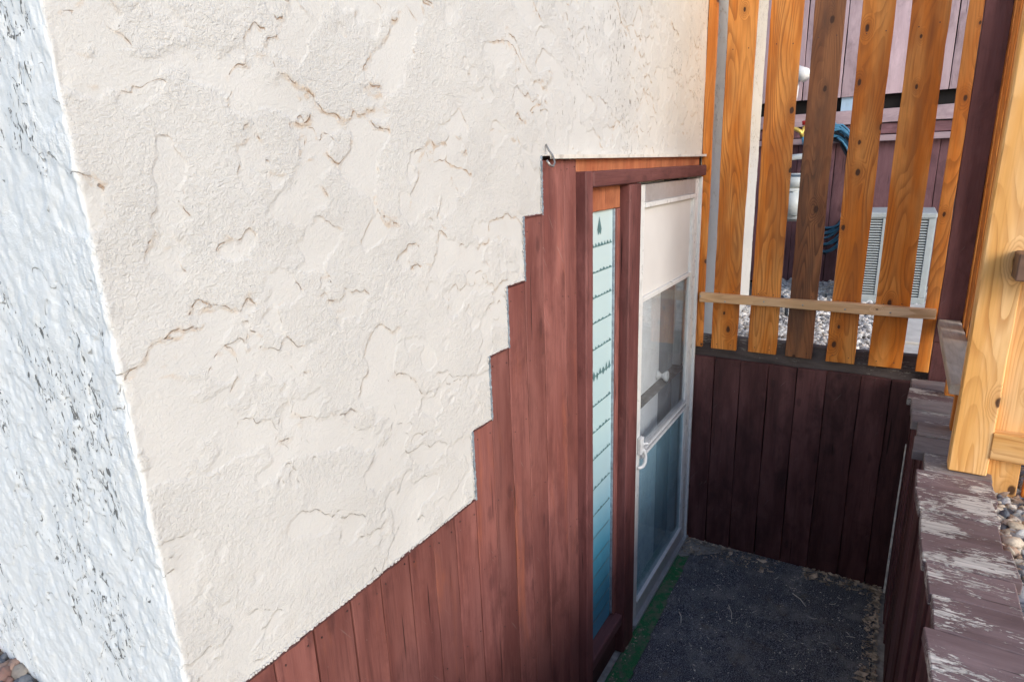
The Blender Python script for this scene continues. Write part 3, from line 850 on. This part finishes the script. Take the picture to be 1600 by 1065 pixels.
world_child('top_rail', plank_mesh(0.085, 0.036, 1.09, wob=0.0015, bev=0.003), M['cedar'], ef, (XE + 0.042, -0.002, 2.95), (PI / 2, PI / 2, 0))
world_child('post', plank_mesh(0.092, 0.088, 1.85, wob=0.001, bev=0.003), M['darkpost'], ef, (XE + 0.045, -1.104, 1.300), (0, 0, PI / 2), 'dark purple brown upper post')
world_child('post', plank_mesh(0.092, 0.080, 0.186, wob=0.001, bev=0.003), M['darkpost'], ef, (XE + 0.045, -1.104, 1.112), (0, 0, PI / 2))
nails(ef, [(XE + 0.0015, (a + b_) / 2 + q, zz + random.uniform(-.006, .006)) for a, b_, _, _ in slats[1:6] for q in (-.035, .035) for zz in (1.185, 1.46, 2.60)], 'x', 0.0026)
# screws in the rail and slats
for (y, z, xx) in [(-0.036, 1.437, XE - 0.037), (-0.16, 1.418, XE - 0.037), (-0.345, 1.432, XE - 0.037), (-0.52, 1.430, XE - 0.037), (-0.70, 1.425, XE - 0.037), (-0.88, 1.425, XE - 0.037)]:
    tube('screw', [(xx, y, z), (xx - 0.001, y, z)], 0.004, M['steel'], ef, 8)

# ------------------------------------------------------------------ SIDE FENCE on the right retaining wall
sf = empty('side_fence', 'side fence with flat grey rail between dark post and golden post', 'fence', (2.8, -1.15, 1.13))
world_child('rail', plank_mesh(0.036, 0.082, 0.935, wob=0.001, bev=0.003), M['grey_rail'], sf, (2.285, -1.103, 1.388), (0, PI / 2, 0))
world_child('support_block', plank_mesh(0.05, 0.04, 0.235, wob=0.001, bev=0.002), M['cedar'], sf, (2.62, -1.13, 1.133), (0, 0, 0))
world_child('support_block', plank_mesh(0.05, 0.04, 0.235, wob=0.001, bev=0.002), M['cedar'], sf, (3.02, -1.13, 1.133), (0, 0, 0))
x = 3.30
while x > 2.95:
    world_child('slat', plank_mesh(0.118, 0.019, 1.70, wob=0.001, bev=0.002), M['cedar' if random.random() < .6 else 'pine'], sf, (x - 0.06, -1.158, 1.37), (0, 0, PI))
    x -= 0.165

# ------------------------------------------------------------------ NEAR RETURN FENCE
nf = empty('board_fence', 'golden new board fence with thick post at right above peeling cap boards', 'fence', (2.26, -1.2, 1.0))
world_child('post', plank_mesh(0.099, 0.060, 1.70, wob=0.0008, bev=0.004), M['pine'], nf, (2.272, -1.1375, 1.132), (0, 0, PI / 2))
world_child('board', plank_mesh(0.082, 0.019, 1.75, wob=0.001, bev=0.002), M['pine'], nf, (2.285, -1.230, 1.010), (0, 0, PI / 2))
world_child('board', plank_mesh(0.120, 0.019, 1.75, wob=0.001, bev=0.002), M['cedar'], nf, (2.285, -1.346, 0.995), (0, 0, PI / 2))
for k in range(6):
    world_child('board', plank_mesh(0.120, 0.019, 1.75, wob=0.001, bev=0.002), M['pine'], nf, (2.285, -1.480 - 0.135 * k, 0.995), (0, 0, PI / 2))
world_child('rail', plank_mesh(0.088, 0.036, 1.0, wob=0.001, bev=0.003), M['pine'], nf, (2.255, -1.184, 1.238), (PI / 2, PI / 2, 0))
world_child('rail', plank_mesh(0.075, 0.085, 1.0, wob=0.001, bev=0.003), M['brownstub'], nf, (2.200, -1.158, 1.795), (PI / 2, PI / 2, 0), 'dark brown upper rail end')

# ------------------------------------------------------------------ BACKGROUND: maroon outbuilding wall
BX = 5.80
sh = empty('shed', 'maroon board outbuilding with pale lilac upper boards seen through the slats', 'shed', (BX, -0.8, GZ))
y = 0.6; k = 0
while y > -3.0:
    w_ = 0.139
    world_child('wall_board', plank_mesh(w_ - 0.004, 0.02, 1.19, wob=0.0008, bev=0.002), M['maroon'], sh, (BX + random.uniform(-.003, .003), y - w_ / 2, GZ + 0.02), (0, 0, PI / 2))
    world_child('upper_board', plank_mesh(w_ - 0.007, 0.02, 1.35, wob=0.0008, bev=0.002), M['lilac'], sh, (BX - 0.03 + random.uniform(-.004, .004), y - w_ / 2, 2.545), (0, 0, PI / 2))
    y -= w_; k += 1
box('wall_backing', BX + 0.02, BX + 2.2, -3.0, 0.6, GZ, 3.9, M['black'], sh)
world_child('beam', plank_mesh(0.10, 0.06, 3.5, wob=0.001, bev=0.003), M['lilac'], sh, (BX - 0.045, 0.55, 2.39), (PI / 2, PI / 2, 0))
world_child('beam', plank_mesh(0.075, 0.045, 3.5, wob=0.001, bev=0.003), M['maroon'], sh, (BX - 0.035, 0.55, 2.295), (PI / 2, PI / 2, 0))
world_child('beam', plank_mesh(0.045, 0.06, 3.5, wob=0.001, bev=0.003), M['lilac'], sh, (BX - 0.045, 0.55, 2.228), (PI / 2, PI / 2, 0))
box('window', BX - 0.02, BX - 0.012, -0.58, -0.38, 2.445, 2.545, M['palewin'], sh)
box('bracket', BX - 0.03, BX - 0.012, -0.86, -0.82, 2.445, 2.54, M['lilac'], sh)

# gas meter with pipes
gm = empty('gas_meter', 'pale grey gas meter with pipe elbows against the maroon wall', 'gas meter', (5.42, -0.14, 1.62))
bm = bmesh.new(); add_box(bm, -0.075, 0.075, -0.095, 0.095, 0.0, 0.24)
bmesh.ops.bevel(bm, geom=bm.edges[:], offset=0.035, segments=4, affect='EDGES')
world_child('housing', bm_mesh('meter', bm, True), M['meter'], gm, (5.42, -0.14, 1.64))
bm = bmesh.new(); add_box(bm, -0.05, 0.05, -0.105, 0.105, 0.0, 0.13)
bmesh.ops.bevel(bm, geom=bm.edges[:], offset=0.028, segments=3, affect='EDGES')
world_child('dial_head', bm_mesh('dial', bm, True), M['meter'], gm, (5.42, -0.14, 1.86))
tube('pipe', [(5.42, -0.08, 1.97), (5.42, -0.08, 2.07), (5.42, -0.09, 2.11), (5.42, -0.20, 2.115), (5.45, -0.26, 2.115), (5.7, -0.26, 2.115)], 0.022, M['meter'], gm, 10)
tube('pipe', [(5.42, -0.20, 1.97), (5.42, -0.20, 2.02), (5.42, -0.205, 2.06)], 0.017, M['meter'], gm, 10)
tube('pipe', [(5.46, -0.04, 1.92), (5.46, 0.0, 1.92), (5.46, 0.02, 1.9), (5.46, 0.02, 1.10)], 0.015, M['meter'], gm, 10)
tube('bracket', [(5.42, -0.24, 1.63), (5.42, -0.02, 1.63)], 0.01, M['steel'], gm)

# white vent pipe with hooded end
vp = empty('vent_pipe', 'white plastic vent pipe with a hooded end standing by the lilac boards', 'vent pipe', (5.55, -0.08, 2.3))
tube('pipe', [(5.55, -0.02, 2.28), (5.55, -0.03, 2.45), (5.55, -0.055, 2.56), (5.55, -0.06, 2.64)], [0.03, 0.036, 0.036, 0.036], M['pvc'], vp, 12)
tube('hood', [(5.55, -0.055, 2.64), (5.55, -0.06, 2.70), (5.54, -0.09, 2.735), (5.53, -0.125, 2.715), (5.52, -0.15, 2.685)], [0.037, 0.045, 0.055, 0.052, 0.04], M['pvc'], vp, 14)
tp = empty('water_tap', 'outdoor tap with red handle and yellow hose fitting', 'tap', (5.6, -0.14, 2.3))
tube('tap_body', [(5.72, -0.15, 2.335), (5.6, -0.15, 2.335), (5.57, -0.145, 2.30), (5.56, -0.14, 2.27)], 0.013, M['brass'], tp)
tube('fitting', [(5.56, -0.05, 2.325), (5.56, -0.10, 2.322), (5.56, -0.135, 2.30), (5.56, -0.15, 2.26)], 0.016, M['brass'], tp)
tube('tap_handle', [(5.60, -0.135, 2.365), (5.60, -0.20, 2.375)], 0.017, M['red_tap'], tp)
cd = empty('conduit', 'thin grey cables and a conduit running up the maroon wall', 'conduit', (5.74, 0, 1.2))
for yy, r_ in ((-0.02, 0.012), (0.015, 0.008), (-0.21, 0.009)):
    tube('cable', [(5.745, yy, 1.15), (5.745, yy - 0.004, 1.8), (5.745, yy, 3.4)], r_, M['meter'] if r_ < .011 else M['hoseblack'], cd)

# blue hose hanging in a coil
hp = []
nl = 9
for k in range(nl * 28):
    a = k / 28 * 2 * PI
    l = k // 28
    rr = 0.02 * math.sin(l * 2.3)
    bot = 0.50 - 0.052 * (l % 5) + 0.01 * math.sin(l * 5.1)
    zc, rz = 1.86 + 0.0, 0.49 - 0.012 * l
    zz = zc + (rz if math.cos(a) > 0 else bot * 1.0) * math.cos(a)
    yy = -0.37 + (0.19 + rr) * math.sin(a) + 0.02 * math.sin(l)
    hp.append((5.66 - 0.016 * (l % 5) - 0.004 * math.sin(a * 2 + l), yy, zz))
hose = link('garden_hose', tube_mesh(hp, 0.0085, 7), M['blue'])
tag(hose, 'blue garden hose hanging in long loops on the maroon wall', 'hose')
hp2 = [(x + .02, y + .012, z - .018) for x, y, z in hp[::2]]
tag(link('cable_coil', tube_mesh(hp2, 0.010, 6), M['hoseblack']), 'black cable coiled behind the blue hose', 'cable')
hp3 = [(5.56, -0.15, 2.26)] + [(5.56, -0.15 - 0.05 * math.sin(t * PI), 2.26 - 0.55 * t) for t in (.1, .25, .4, .6, .8, 1.0)]
tag(link('tap_hose', tube_mesh(hp3, 0.011, 8), M['blue']), 'short blue hose hanging from the tap with yellow fitting', 'hose')
gh = [(4.95, 0.0, 1.13), (5.0, -0.10, 1.125), (4.85, -0.20, 1.12), (4.62, -0.26, 1.118), (4.35, -0.30, 1.115)]
tag(link('ground_cable', tube_mesh(gh, 0.012, 8), M['hoseblack']), 'dark cable lying on the pale gravel behind the fence', 'cable')

# air conditioner
ac = empty('air_conditioner', 'grey louvred air conditioning unit standing on gravel behind the slats', 'air conditioner', (5.30, -0.80, 1.12))
AX, AY0, AY1, AZ0, AZ1 = 5.06, -0.515, -1.075, 1.115, 1.720
box('core', AX + 0.02, AX + 0.50, AY1 + 0.02, AY0 - 0.02, AZ0 + 0.01, AZ1 - 0.03, M['acdark'], ac)
box('top_cover', AX - 0.01, AX + 0.53, AY1 - 0.008, AY0 + 0.008, AZ1 - 0.035, AZ1, M['acgrey'], ac, 0.008)
box('base', AX - 0.005, AX + 0.52, AY1 - 0.003, AY0 + 0.003, AZ0 - 0.03, AZ0 + 0.028, M['acgrey'], ac, 0.006)
for yy, ww in ((AY0 - 0.016, 0.03), ((AY0 + AY1) / 2, 0.044), (AY1 + 0.018, 0.036)):
    box('corner_post', AX - 0.003, AX + 0.02, yy - ww / 2, yy + ww / 2, AZ0 + 0.029, AZ1 - 0.036, M['acgrey'], ac, 0.003)
for yy in (AY0 - 0.0, AY1 + 0.0):
    box('side_panel', AX + 0.021, AX + 0.51, yy - 0.006, yy + 0.006, AZ0 + 0.029, AZ1 - 0.036, M['acgrey'], ac, 0.002)
bml = bmesh.new()
add_box(bml, -0.004, 0.008, -0.1, 0.1, -0.0045, 0.0045)
lm = bm_mesh('louvre', bml); lm.materials.append(M['acgrey'])
nlv = 30
for k in range(nlv):
    z = AZ0 + 0.04 + (AZ1 - 0.05 - AZ0 - 0.03) * k / (nlv - 1)
    for (a, b_) in ((AY0 - 0.032, (AY0 + AY1) / 2 + 0.023), ((AY0 + AY1) / 2 - 0.023, AY1 + 0.037)):
        o = link('louvre', lm, None, ac, Vector((AX + 0.006, (a + b_) / 2, z)) - ac.location, (0, 0.35, 0))
        o.scale = (1, (a - b_) / 0.2, 1)
tag(box('concrete_slab', 3.93, 4.98, -1.55, -0.935, 1.06, 1.112, M['slab'], None, 0.006), 'pale concrete paving slab lying on gravel in front of the air conditioner', 'paving slab')
tag(box('concrete_slab', 3.70, 3.925, -1.35, -0.955, 1.06, 1.098, M['slab'], None, 0.006), 'narrow buff concrete edging slab nearest the fence', 'paving slab')

# ------------------------------------------------------------------ GRAVEL (uncountable stones, one mesh per bed)
ico = bmesh.new(); bmesh.ops.create_icosphere(ico, subdivisions=1, radius=1.0)
IV = np.array([v.co[:] for v in ico.verts]); IF = np.array([[v.index for v in f.verts] for f in ico.faces]); ico.free()
ico = bmesh.new(); bmesh.ops.create_icosphere(ico, subdivisions=2, radius=1.0)
IV2 = np.array([v.co[:] for v in ico.verts]); IF2 = np.array([[v.index for v in f.verts] for f in ico.faces]); ico.free()
rng = np.random.default_rng(11)
def gravel(name, x0, x1, y0, y1, z, size, n, pal, keep=None, fine=False, layers=1.0):
    V, F = (IV2, IF2) if fine else (IV, IF)
    px = rng.uniform(x0, x1, n); py = rng.uniform(y0, y1, n)
    if keep is not None:
        k_ = keep(px, py); px, py = px[k_], py[k_]; n = len(px)
    s = size * rng.lognormal(0, .28, n)
    sc = np.stack([s * rng.uniform(.7, 1.25, n), s * rng.uniform(.55, 1.0, n), s * rng.uniform(.35, .65, n)], -1)
    # random rotation
    q = rng.normal(size=(n, 4)); q[:, 1:3] *= 0.45; q /= np.linalg.norm(q, axis=1)[:, None]
    w_, a, b_, c = q.T
    R = np.stack([1 - 2 * (b_ * b_ + c * c), 2 * (a * b_ - c * w_), 2 * (a * c + b_ * w_), 2 * (a * b_ + c * w_), 1 - 2 * (a * a + c * c), 2 * (b_ * c - a * w_), 2 * (a * c - b_ * w_), 2 * (b_ * c + a * w_), 1 - 2 * (a * a + b_ * b_)], -1).reshape(n, 3, 3)
    jit = 1 + 0.22 * rng.normal(size=(n, len(V), 1)) * (0.55 if fine else 1)
    P = V[None] * jit * sc[:, None, :]
    P = np.einsum('nij,nvj->nvi', R, P)
    pz = z + rng.uniform(0, .018, n) * layers
    P += np.stack([px, py, pz], -1)[:, None, :]
    Fc = (F[None] + (np.arange(n) * len(V))[:, None, None]).reshape(-1, 3)
    me = bpy.data.meshes.new(name)
    me.vertices.add(n * len(V)); me.vertices.foreach_set('co', P.reshape(-1))
    me.loops.add(Fc.size); me.loops.foreach_set('vertex_index', Fc.reshape(-1).astype(np.int32))
    me.polygons.add(len(Fc)); me.polygons.foreach_set('loop_start', (np.arange(len(Fc)) * 3).astype(np.int32))
    me.update(calc_edges=True)
    if fine: me.polygons.foreach_set('use_smooth', np.ones(len(Fc), bool))
    pal = np.array(pal)
    col = pal[rng.integers(0, len(pal), n)] * rng.uniform(.75, 1.2, (n, 1))
    ca = me.attributes.new('stone_col', 'FLOAT_COLOR', 'POINT')
    cc = np.ones((n, len(V), 4)); cc[:, :, :3] = col[:, None, :]
    ca.data.foreach_set('color', cc.reshape(-1).astype(np.float32))
    return tag(link(name, me, M['stone']), kind='stuff')
pale = [(0.70, 0.69, 0.68), (0.78, 0.77, 0.75), (0.60, 0.59, 0.58), (0.72, 0.66, 0.60), (0.30, 0.30, 0.31), (0.46, 0.46, 0.48), (0.62, 0.56, 0.50)]
mixed = [(0.46, 0.44, 0.41), (0.62, 0.52, 0.40), (0.24, 0.24, 0.26), (0.13, 0.14, 0.16), (0.44, 0.30, 0.21), (0.70, 0.62, 0.52), (0.58, 0.48, 0.36), (0.50, 0.49, 0.48)]
darkp = [(0.20, 0.21, 0.23), (0.14, 0.15, 0.18), (0.30, 0.20, 0.16), (0.26, 0.22, 0.19), (0.34, 0.30, 0.26), (0.24, 0.14, 0.12)]
gr = gravel('gravel', 3.37, 5.79, -1.75, 0.02, 1.075, 0.0155, 16000, pale, keep=lambda x, y: ~((x > 3.69) & (x < 4.99) & (y < -0.93)))
tag(gr, 'pale pebble gravel covering the ground behind the slatted fence', 'gravel')
gr = gravel('gravel', 1.0, 2.9, -2.3, -1.200, 1.050, 0.0165, 9500, mixed, fine=True)
tag(gr, 'mixed grey and tan river stones right of the peeling cap boards', 'gravel')
gr = gravel('gravel', -0.4, 0.385, 0.25, 1.6, 1.035, 0.019, 3200, darkp, fine=True)
tag(gr, 'dark reddish stones along the foot of the white side wall', 'gravel')

# ------------------------------------------------------------------ STAIRWELL FLOOR
def sheet(name, outline_fn, x0, x1, y0, y1, z, d, mat, amp, seed):
    us_ = lin(x0, x1, d); vs_ = lin(y0, y1, d)
    X, Y = np.meshgrid(us_, vs_, indexing='ij')
    Zh = z + amp * (fbm(X * 7, Y * 7, seed, 3) - .5) * 2 + amp * 0.35 * (fbm(X * 80, Y * 80, seed + 3, 2) - .5)
    idx = np.arange(X.size).reshape(X.shape)
    a, b_, c, d_ = idx[:-1, :-1], idx[1:, :-1], idx[1:, 1:], idx[:-1, 1:]
    MX = (X[:-1, :-1] + X[1:, 1:]) / 2; MY = (Y[:-1, :-1] + Y[1:, 1:]) / 2
    keep = outline_fn(MX, MY)
    F = np.stack([a[keep], b_[keep], c[keep], d_[keep]], -1)
    used = np.zeros(X.size, bool); used[F.ravel()] = True
    rm = np.cumsum(used) - 1; F = rm[F]
    co = np.stack([X, Y, Zh], -1).reshape(-1, 3)[used]
    me = bpy.data.meshes.new(name)
    me.from_pydata(co.tolist(), [], F.tolist())
    me.update()
    # skirt: give the sheet thickness
    bm_ = bmesh.new(); bm_.from_mesh(me)
    be = [e for e in bm_.edges if len(e.link_faces) == 1]
    r_ = bmesh.ops.extrude_edge_only(bm_, edges=be)
    for v in [q for q in r_['geom'] if isinstance(q, bmesh.types.BMVert)]:
        v.co.z = -0.003
    bm_.to_mesh(me); bm_.free()
    me.polygons.foreach_set('use_smooth', [True] * len(me.polygons))
    return link(name, me, mat)
def mat_outline(X, Y):
    e = 0.012 * (fbm(X * 14, Y * 14, 200, 3) - .5)
    a = (Y < -0.104 + 0.03 * (X - 2.3) + e) & (Y > -0.976 + e - 0.02 * sst(-X, -2.6, -2.0))
    far = X < 3.212 - 0.17 * sst(Y, -0.36, -0.06) - 0.045 * sst(-Y, 0.84, 0.96) + e * 1.5
    return a & far
mt_ = sheet('floor_mat', mat_outline, 1.66, 3.218, -0.985, -0.05, 0.009, 0.008, M['mat'], 0.0035, 210)
tag(mt_, 'black worn fibre mat covering the stairwell floor', 'mat')
def turf_outline(X, Y):
    e = 0.014 * (fbm(X * 22, Y * 22, 230, 3) - .5)
    return (Y > -0.108 + e) & (X < 3.02 + e * 3) & (Y < -0.022 + e * .4)
tf = sheet('turf_strip', turf_outline, 1.70, 3.06, -0.145, -0.015, 0.0060, 0.006, M['turf'], 0.0018, 240)
tag(tf, 'narrow strip of green artificial turf between door sill and black mat', 'turf strip')

def debris(name, n, place, size, mat, kind, curl=0.3):
    bm_ = bmesh.new()
    for _ in range(n):
        x, y, z = place()
        a = random.uniform(0, 2 * PI)
        if kind == 'leaf':
            l = size * (0.25 + 1.1 * random.random() ** 2.2); w_ = l * random.uniform(.15, .65)
            tl = random.uniform(-.25, .25); u = Vector((math.cos(a), math.sin(a), tl)).normalized(); v = Vector((-math.sin(a), math.cos(a), random.uniform(-.3, .3))).normalized()
            c = Vector((x, y, z + 0.003))
            pts = [c - u * l / 2, c - u * l * .15 + v * w_ / 2, c + u * l / 2 * .9, c - v * w_ / 2, c + Vector((l * random.uniform(-.1, .1), 0, l * random.uniform(-.03, .08)))]
            vs = [bm_.verts.new(p) for p in pts]
            for i in range(4):
                bm_.faces.new((vs[i], vs[(i + 1) % 4], vs[4]))
        else:
            l = size * random.uniform(.3, 1.2)
            u = Vector((math.cos(a), math.sin(a), random.uniform(-.06, .06))); v = Vector((-math.sin(a), math.cos(a), 0))
            cur = random.uniform(-curl, curl) * l
            pr = [Vector((x, y, z + 0.002)) + u * l * t + v * cur * math.sin(t * PI) for t in (0, .33, .66, 1)]
            wd = random.uniform(.0004, .0011)
            ring = [[bm_.verts.new(p + v * wd), bm_.verts.new(p - v * wd), bm_.verts.new(p + Vector((0, 0, wd * 2)))] for p in pr]
            for r0, r1 in zip(ring[:-1], ring[1:]):
                for i in range(3):
                    j = (i + 1) % 3
                    bm_.faces.new((r0[i], r0[j], r1[j], r1[i]))
    return tag(link(name, bm_mesh(name, bm_), mat), kind='stuff')
clumps = [(2.65, -.42), (2.95, -.80), (2.5, -.72), (2.2, -.85), (2.85, -.25), (2.4, -.3), (3.0, -.6), (2.7, -.9)]
def onmat():
    if random.random() < .6:
        c = random.choice(clumps)
        return min(3.15, c[0] + random.gauss(0, .09)), max(-.97, min(-.08, c[1] + random.gauss(0, .06))), 0.012
    return random.uniform(1.9, 3.15), random.uniform(-0.97, -0.05), 0.012
debris('straw_litter', 45, onmat, 0.034, M['straw'], 'straw')
debris('leaf_crumbs', 1300, onmat, 0.009, M['straw'], 'leaf')
def corner_l():
    t = random.random() ** 1.6
    return 3.20 - random.random() ** 1.5 * 0.15, -0.02 - t * 0.5, 0.006 + random.random() * .006
debris('leaf_litter', 420, corner_l, 0.022, M['leaf'], 'leaf')
def corner_r():
    if random.random() < .4:
        return 3.205 - random.random() ** 2 * 0.10, -0.99 + random.random() ** 1.5 * 0.35, 0.008 + random.random() * .012
    x = random.uniform(2.3, 3.2)
    return x, -0.992 + random.random() ** 1.8 * 0.055, 0.006 + random.random() * .016
debris('leaf_litter', 900, corner_r, 0.026, M['leaf'], 'leaf')
debris('leaf_litter', 34, corner_r, 0.060, M['leaf'], 'leaf')
debris('leaf_litter', 22, corner_l, 0.045, M['leaf'], 'leaf')
def sill_l():
    return random.uniform(1.85, 2.36), -0.036 - random.random() ** 1.5 * 0.03, 0.006 + random.random() * .01
debris('leaf_litter', 110, sill_l, 0.014, M['leaf'], 'leaf')
tw = [((2.10, -0.30), (2.16, -0.335), .003, 'thick pale twig on the mat nearest the green turf strip'), ((2.06, -0.56), (2.09, -0.505), .002, 'short pale twig lying on the mat at the bottom edge of the view'),
      ((2.30, -0.655), (2.24, -0.70), .0022, 'dry twig in the middle of the mat forming a narrow V with another'), ((2.62, -0.40), (2.70, -0.37), .0015, 'thin twig crossing the bright crumbs in the centre of the mat'),
      ((2.55, -0.17), (2.48, -0.20), .002, 'small curved twig on the mat beside the door sill'), ((2.28, -0.88), (2.42, -0.86), .002, 'long thin twig near the right wall on the mat'),
      ((2.95, -0.62), (2.88, -0.69), .002, 'twig on the far part of the mat below the end wall')]
for k, (a, b_, r_, lab) in enumerate(tw):
    mid = ((a[0] + b_[0]) / 2 + .006, (a[1] + b_[1]) / 2 - .004)
    tag(link('twig', tube_mesh([(a[0], a[1], .018), (mid[0], mid[1], .020), (b_[0], b_[1], .017)], r_, 6), M['straw']), lab, 'twig', 'twigs on the mat')
